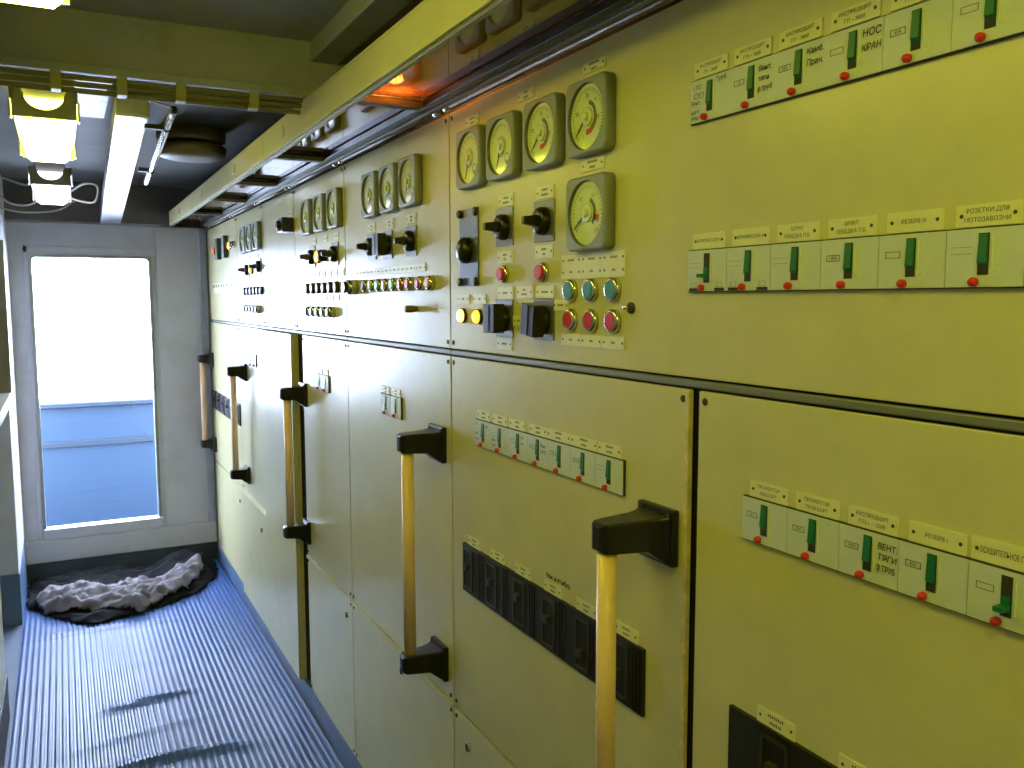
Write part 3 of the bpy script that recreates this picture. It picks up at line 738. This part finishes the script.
# far door: six black breakers
for i, ty in enumerate((1.721, 1.601, 1.477, 1.358, 1.24, 1.126)): big(A, 1.752-.1147*i, 1.752-.1147*(i+1), .9965, ty, (0, 0, .005, 0, -.022, -.012)[i])
for i, y in enumerate((1.70, 1.583, 1.469, 1.352, 1.236, 1.115)): nameplate(A, y, 1.0625, ['~~aaaa', '~~aa' if i < 3 else '~~aaa'], .065, .021)
m = MB(); m.text('пом. и камбуз.', .0125, INK, 0, 0, -.0005, maxw=.1, bold=.04); link('handwriting', m.mesh('handwriting'), A, (FX, 1.335, 1.083))
# near door
for i, (r, up, h) in enumerate(((63, True, ()), (25, True, ()), (100, True, (('ВЕНТ.', -.0135, .0155, .0098), ('ТЯГИ', -.0135, .0035, .0098), ('О.ТРУБ', -.0120, -.009, .0098), ('|', -.0142, -.009, .0105))), (40, True, ()), (-1, False, ()), (0, True, ()))): breaker(A, .809-.0802*i, 1.3145, r, up, False, h)
for i, t in enumerate((['ПРОЖЕКТОР', 'ЛЕВ.БОРТ'], ['ПРОЖЕКТОР', 'ПРАВ.БОРТ'], ['РАСПРЕДЩИТ', 'ГП2.1 ~ 220В'], ['РЕЗЕРВ I'])): nameplate(A, .8065-.0797*i, 1.355, t)
nameplate(A, .496, 1.356, ['ОСУШИТЕЛЬНОЕ ГА'], .066, .023, hs=.0085); 
for i in range(5): big(A, .865-.1147*i, .865-.1147*(i+1), .9925, .779-.119*i)
nameplate(A, .783, 1.058, ['~~aaaaaa', '~~aaaa']); nameplate(A, .648, 1.056, ['~~aaaaaa', '~~aaaa'])
handle(A, 1.03, 1.249, .725, .118, FX-.098)
def latch(parent, y, z, x=FX):
    m = MB(); m.lathe((0, 0, 0), (-1, 0, 0), [(0, .011), (.004, .011), (.005, .008)], CHROME, 18); m.box((-.0065, -.002, -.009), (-.0045, .002, .009), DARKIN); return link('lock', m.mesh('lock'), parent, (x, y, z))
latch(A, 1.74, .566); latch(A, .88, .566)

# --- second cabinet
B = cabinet(2.64, 1.823, 'second cabinet from the near end, with three gauges over a row of ten push buttons')
panel(B, 'upper_panel', 2.64, 1.823, UZ0, UZ1); panel(B, 'door', 2.64, 1.823, MZ0, MZ1, screws=True); panel(B, 'lower_panel', 2.64, 1.823, LZ0, LZ1)
m = MB(); m.box((FX-.006, 1.826, .622), (BX, 2.637, .633), PAINT); part('top_lip', m, B, .002)
for y in (2.352, 2.198, 2.046): gauge(B, y, 1.894, 'C', 250)
rotary(B, 2.376, 1.752, 'bar'); rotary(B, 2.242, 1.750, 'block'); rotary(B, 2.065, 1.749, 'bar')
for y in (2.376, 2.225, 2.062): nameplate(B, y, 1.805, ['~~aaa', '~~aa'], .064, .024)
for i in range(9): nameplate(B, 2.511-.0637*i, 1.681, ['~~aa'], .0625, .019)
button(B, 2.534, 1.640, BLACK, .019, .03, .012)
for y, c in zip((2.418, 2.354, 2.294, 2.236, 2.172, 2.112, 2.054, 1.985, 1.921), (BLACK, WHITEB, CYANB, PINKB, CYANB, REDB, REDB, REDB, PINKB)): button(B, y+.01, 1.642, c, .0145, .014, .004)
m = MB(); m.lathe((0, 0, 0), (-1, 0, 0), [(0, .008), (.01, .008), (.011, .009), (.03, .009), (.032, .006)], mat('ochre_knob', (120, 100, 40), .4), 16); link('small_knob', m.mesh('small_knob'), B, (FX, 2.035, 1.579))
breaker(B, 2.2685, 1.3125); breaker(B, 2.1875, 1.3125); nameplate(B, 2.275, 1.351, ['~~aaa', '~~aa'], .062, .022); nameplate(B, 2.194, 1.352, ['~~aaa', '~~aa'], .066, .022)
handle(B, 1.895, 1.259, .722, .106, FX-.083); latch(B, 2.18, .578)

# --- third cabinet
C = cabinet(3.289, 2.64, 'third cabinet from the near end, with an amber lamp between two black switches')
panel(C, 'upper_panel', 3.289, 2.64, UZ0, UZ1); panel(C, 'door', 3.215, 2.64, MZ0, MZ1); panel(C, 'lower_panel', 3.215, 2.64, LZ0, LZ1)
m = MB(); m.box((FX-.006, 2.643, .622), (BX, 3.212, .633), PAINT); part('top_lip', m, C, .002)
for y in (3.06, 2.887, 2.718): gauge(C, y, 1.891, 'C', 250)
rotary(C, 3.03, 1.752, 'bar'); rotary(C, 2.748, 1.75, 'bar'); lens(C, 2.951, 1.75, AMBER, .02)
m = MB(); m.lathe((0, 0, 0), (-1, 0, 0), [(0, .02), (.02, .02), (.03, .012)], BLACK, 18); link('small_knob', m.mesh('small_knob'), C, (FX, 2.86, 1.75))
for y in (3.0, 2.86, 2.73): nameplate(C, y, 1.806, ['~~aa'], .055, .022)
for i in range(6):
    nameplate(C, 3.05-.073*i, 1.69, ['~~aa'], .062, .024); button(C, 3.083+.012-.0735*i, 1.643, (WHITEB, WHITEB, WHITEB, WHITEB, WHITEB, PINKB)[i], .0155, .012, .002, bez=BLACKM)
for i in range(5):
    nameplate(C, 3.02-.07*i, 1.61, ['~~aa'], .06, .022); button(C, 3.049+.012-.07*i, 1.562, BLACK, .015, .02, .006)
breaker(C, 2.97, 1.3175); breaker(C, 2.89, 1.3175); nameplate(C, 2.97, 1.356, ['~~aa', '~~aa']); nameplate(C, 2.896, 1.358, ['~~aa', '~~aa'])
handle(C, 3.195, 1.252, .73, .094, FX-.066); latch(C, 2.70, .566)

# --- fourth: one tall door standing slightly proud
Dd = cabinet(3.873, 3.289, 'fourth cabinet from the near end, plain, its single tall door slightly ajar')
panel(Dd, 'upper_panel', 3.873, 3.289, UZ0, UZ1); panel(Dd, 'door', 3.873, 3.305, LZ0, MZ1, x=FX-.022, screws=False)
m = MB(); m.box((-.045, -.04, -.027), (0, .04, .027), BLACK); m.lathe((-.045, 0, 0), (-1, 0, 0), [(0, .018), (.012, .016), (.014, .01)], BLACK, 18); link('relay_switch', m.mesh('relay_switch'), Dd, (FX, 3.29+.045, 1.885), .003)
nameplate(Dd, 3.335, 1.93, ['~~aa'], .055, .022)

# --- fifth
E_ = cabinet(4.5, 3.873, 'fifth cabinet from the near end, with small button rows and a lower panel standing proud')
panel(E_, 'upper_panel', 4.5, 3.873, UZ0, UZ1); panel(E_, 'door', 4.52, 3.873, MZ0, MZ1); panel(E_, 'lower_panel', 4.5, 3.873, LZ0, LZ1+.006, x=FX-.02, screws=False)
for y in (4.255, 4.10, 3.95): gauge(E_, y, 1.887, 'C', 250)
rotary(E_, 4.22, 1.745, 'bar'); rotary(E_, 3.95, 1.752, 'bar'); lens(E_, 4.12, 1.742, AMBER, .017)
for y in (4.18, 4.0): nameplate(E_, y, 1.80, ['~~aa'], .055, .022)
for i in range(6):
    nameplate(E_, 4.27-.07*i, 1.69, ['~~aa'], .06, .022); button(E_, 4.29-.078*i, 1.645, (REDB, REDB, WHITEB, WHITEB, PINKB, BLACK)[i], .0155, .012, .002, bez=BLACKM)
for i in range(5):
    nameplate(E_, 4.24-.07*i, 1.608, ['~~aa'], .06, .022); button(E_, 4.235-.07*i, 1.562, BLACK, .015, .02, .006)
breaker(E_, 4.194, 1.3215); breaker(E_, 4.114, 1.3215); nameplate(E_, 4.19, 1.36, ['~~aa']); nameplate(E_, 4.115, 1.36, ['~~aa'])
handle(E_, 4.365, 1.25, .737, .09, FX-.062); latch(E_, 3.97, .55, FX-.02)

# --- sixth, at the bulkhead
F_ = cabinet(5.46, 4.5, 'farthest cabinet, at the bulkhead, with two narrow meters and small black breakers')
panel(F_, 'upper_panel', 5.46, 4.5, UZ0, UZ1); panel(F_, 'door', 5.46, 4.52, MZ0, MZ1); panel(F_, 'lower_panel', 5.46, 4.5, LZ0, LZ1)
for y in (5.0, 4.78):
    m = MB(); m.box((-.024, -.035, -.057), (0, .035, .057), mat('shaded_meter_housing', (62, 74, 66), .5)); m.box((-.0245, -.025, -.045), (-.023, .025, .045), mat('dark_scale', (70, 84, 60), .4)); link('edge_meter', m.mesh('edge_meter'), F_, (FX, y, 1.884), .003)  # shade on the near sides of the meters is painted into the housing colour
lens(F_, 5.2, 1.886, mat('red_lens_lit', (255, 90, 50), .3, emit=(1., .12, .03), es=1.6), .018); lens(F_, 4.68, 1.884, AMBER, .02)
for y in (4.6, 4.53): button(F_, y, 1.884, BLACK, .013, .014, .004)
m = MB(); m.box((-.003, -.345, -.033), (0, .345, .033), PLATE)
for i in range(8): m.box((-.0035, .30-.085*i, .004), (-.003, .345-.085*i, .02), PALEINK)
for z in (-.0325, .0315): m.box((-.0035, -.345, z), (-.003, .345, z+.001), PALEINK)
link('legend_board', m.mesh('legend_board'), F_, (FX, 4.925, 1.671))
for i in range(6): big(F_, 5.438-.151*i, 5.438-.151*(i+1), 1.0125, 5.36-.151*i)
for i in range(6): nameplate(F_, 5.36-.151*i, 1.078, ['~~aa'], .064, .021)
handle(F_, 5.41, 1.25, .735, .086, FX-.062); latch(F_, 4.62, .55)

# ------------------------------------------------------------------ warm bulkhead lamps over and behind the photographer, and the sky
WARM = mat('warm_glass_lit', (250, 245, 190), .3, emit=(1., .98, .065), es=41.)
for k, (x, y) in enumerate(((.22, .0), (.2, -.95))):
    t = thing('bulkhead_lamp', (x, y, CZ), ('round warm lamp on the ceiling straight above the photographer, out of the picture', 'round warm lamp on the ceiling behind the photographer, out of the picture')[k], 'ceiling lamp', 'round warm lamps out of the picture')
    m = MB(); m.lathe((x, y, CZ), (0, 0, -1), [(0, .13), (.02, .13), (.03, .12)], LGR, 28); part('lamp_base', m, t)
    m = MB(); m.lathe((x, y, CZ-.03), (0, 0, -1), [(0, .105), (.03, .10), (.055, .075), (.068, .04), (.072, .01)], WARM, 28); part('glass_dome', m, t)
w = bpy.data.worlds.new('world'); scn.world = w; w.use_nodes = True
nt = w.node_tree; bg = nt.nodes['Background']
bg.inputs['Color'].default_value = (.64, .745, 1.04, 1); bg.inputs['Strength'].default_value = 42
scn.view_settings.view_transform = 'Standard'; scn.view_settings.look = 'None'; scn.view_settings.gamma = 1; scn.view_settings.use_curve_mapping = False
scn.view_settings.exposure = 0.
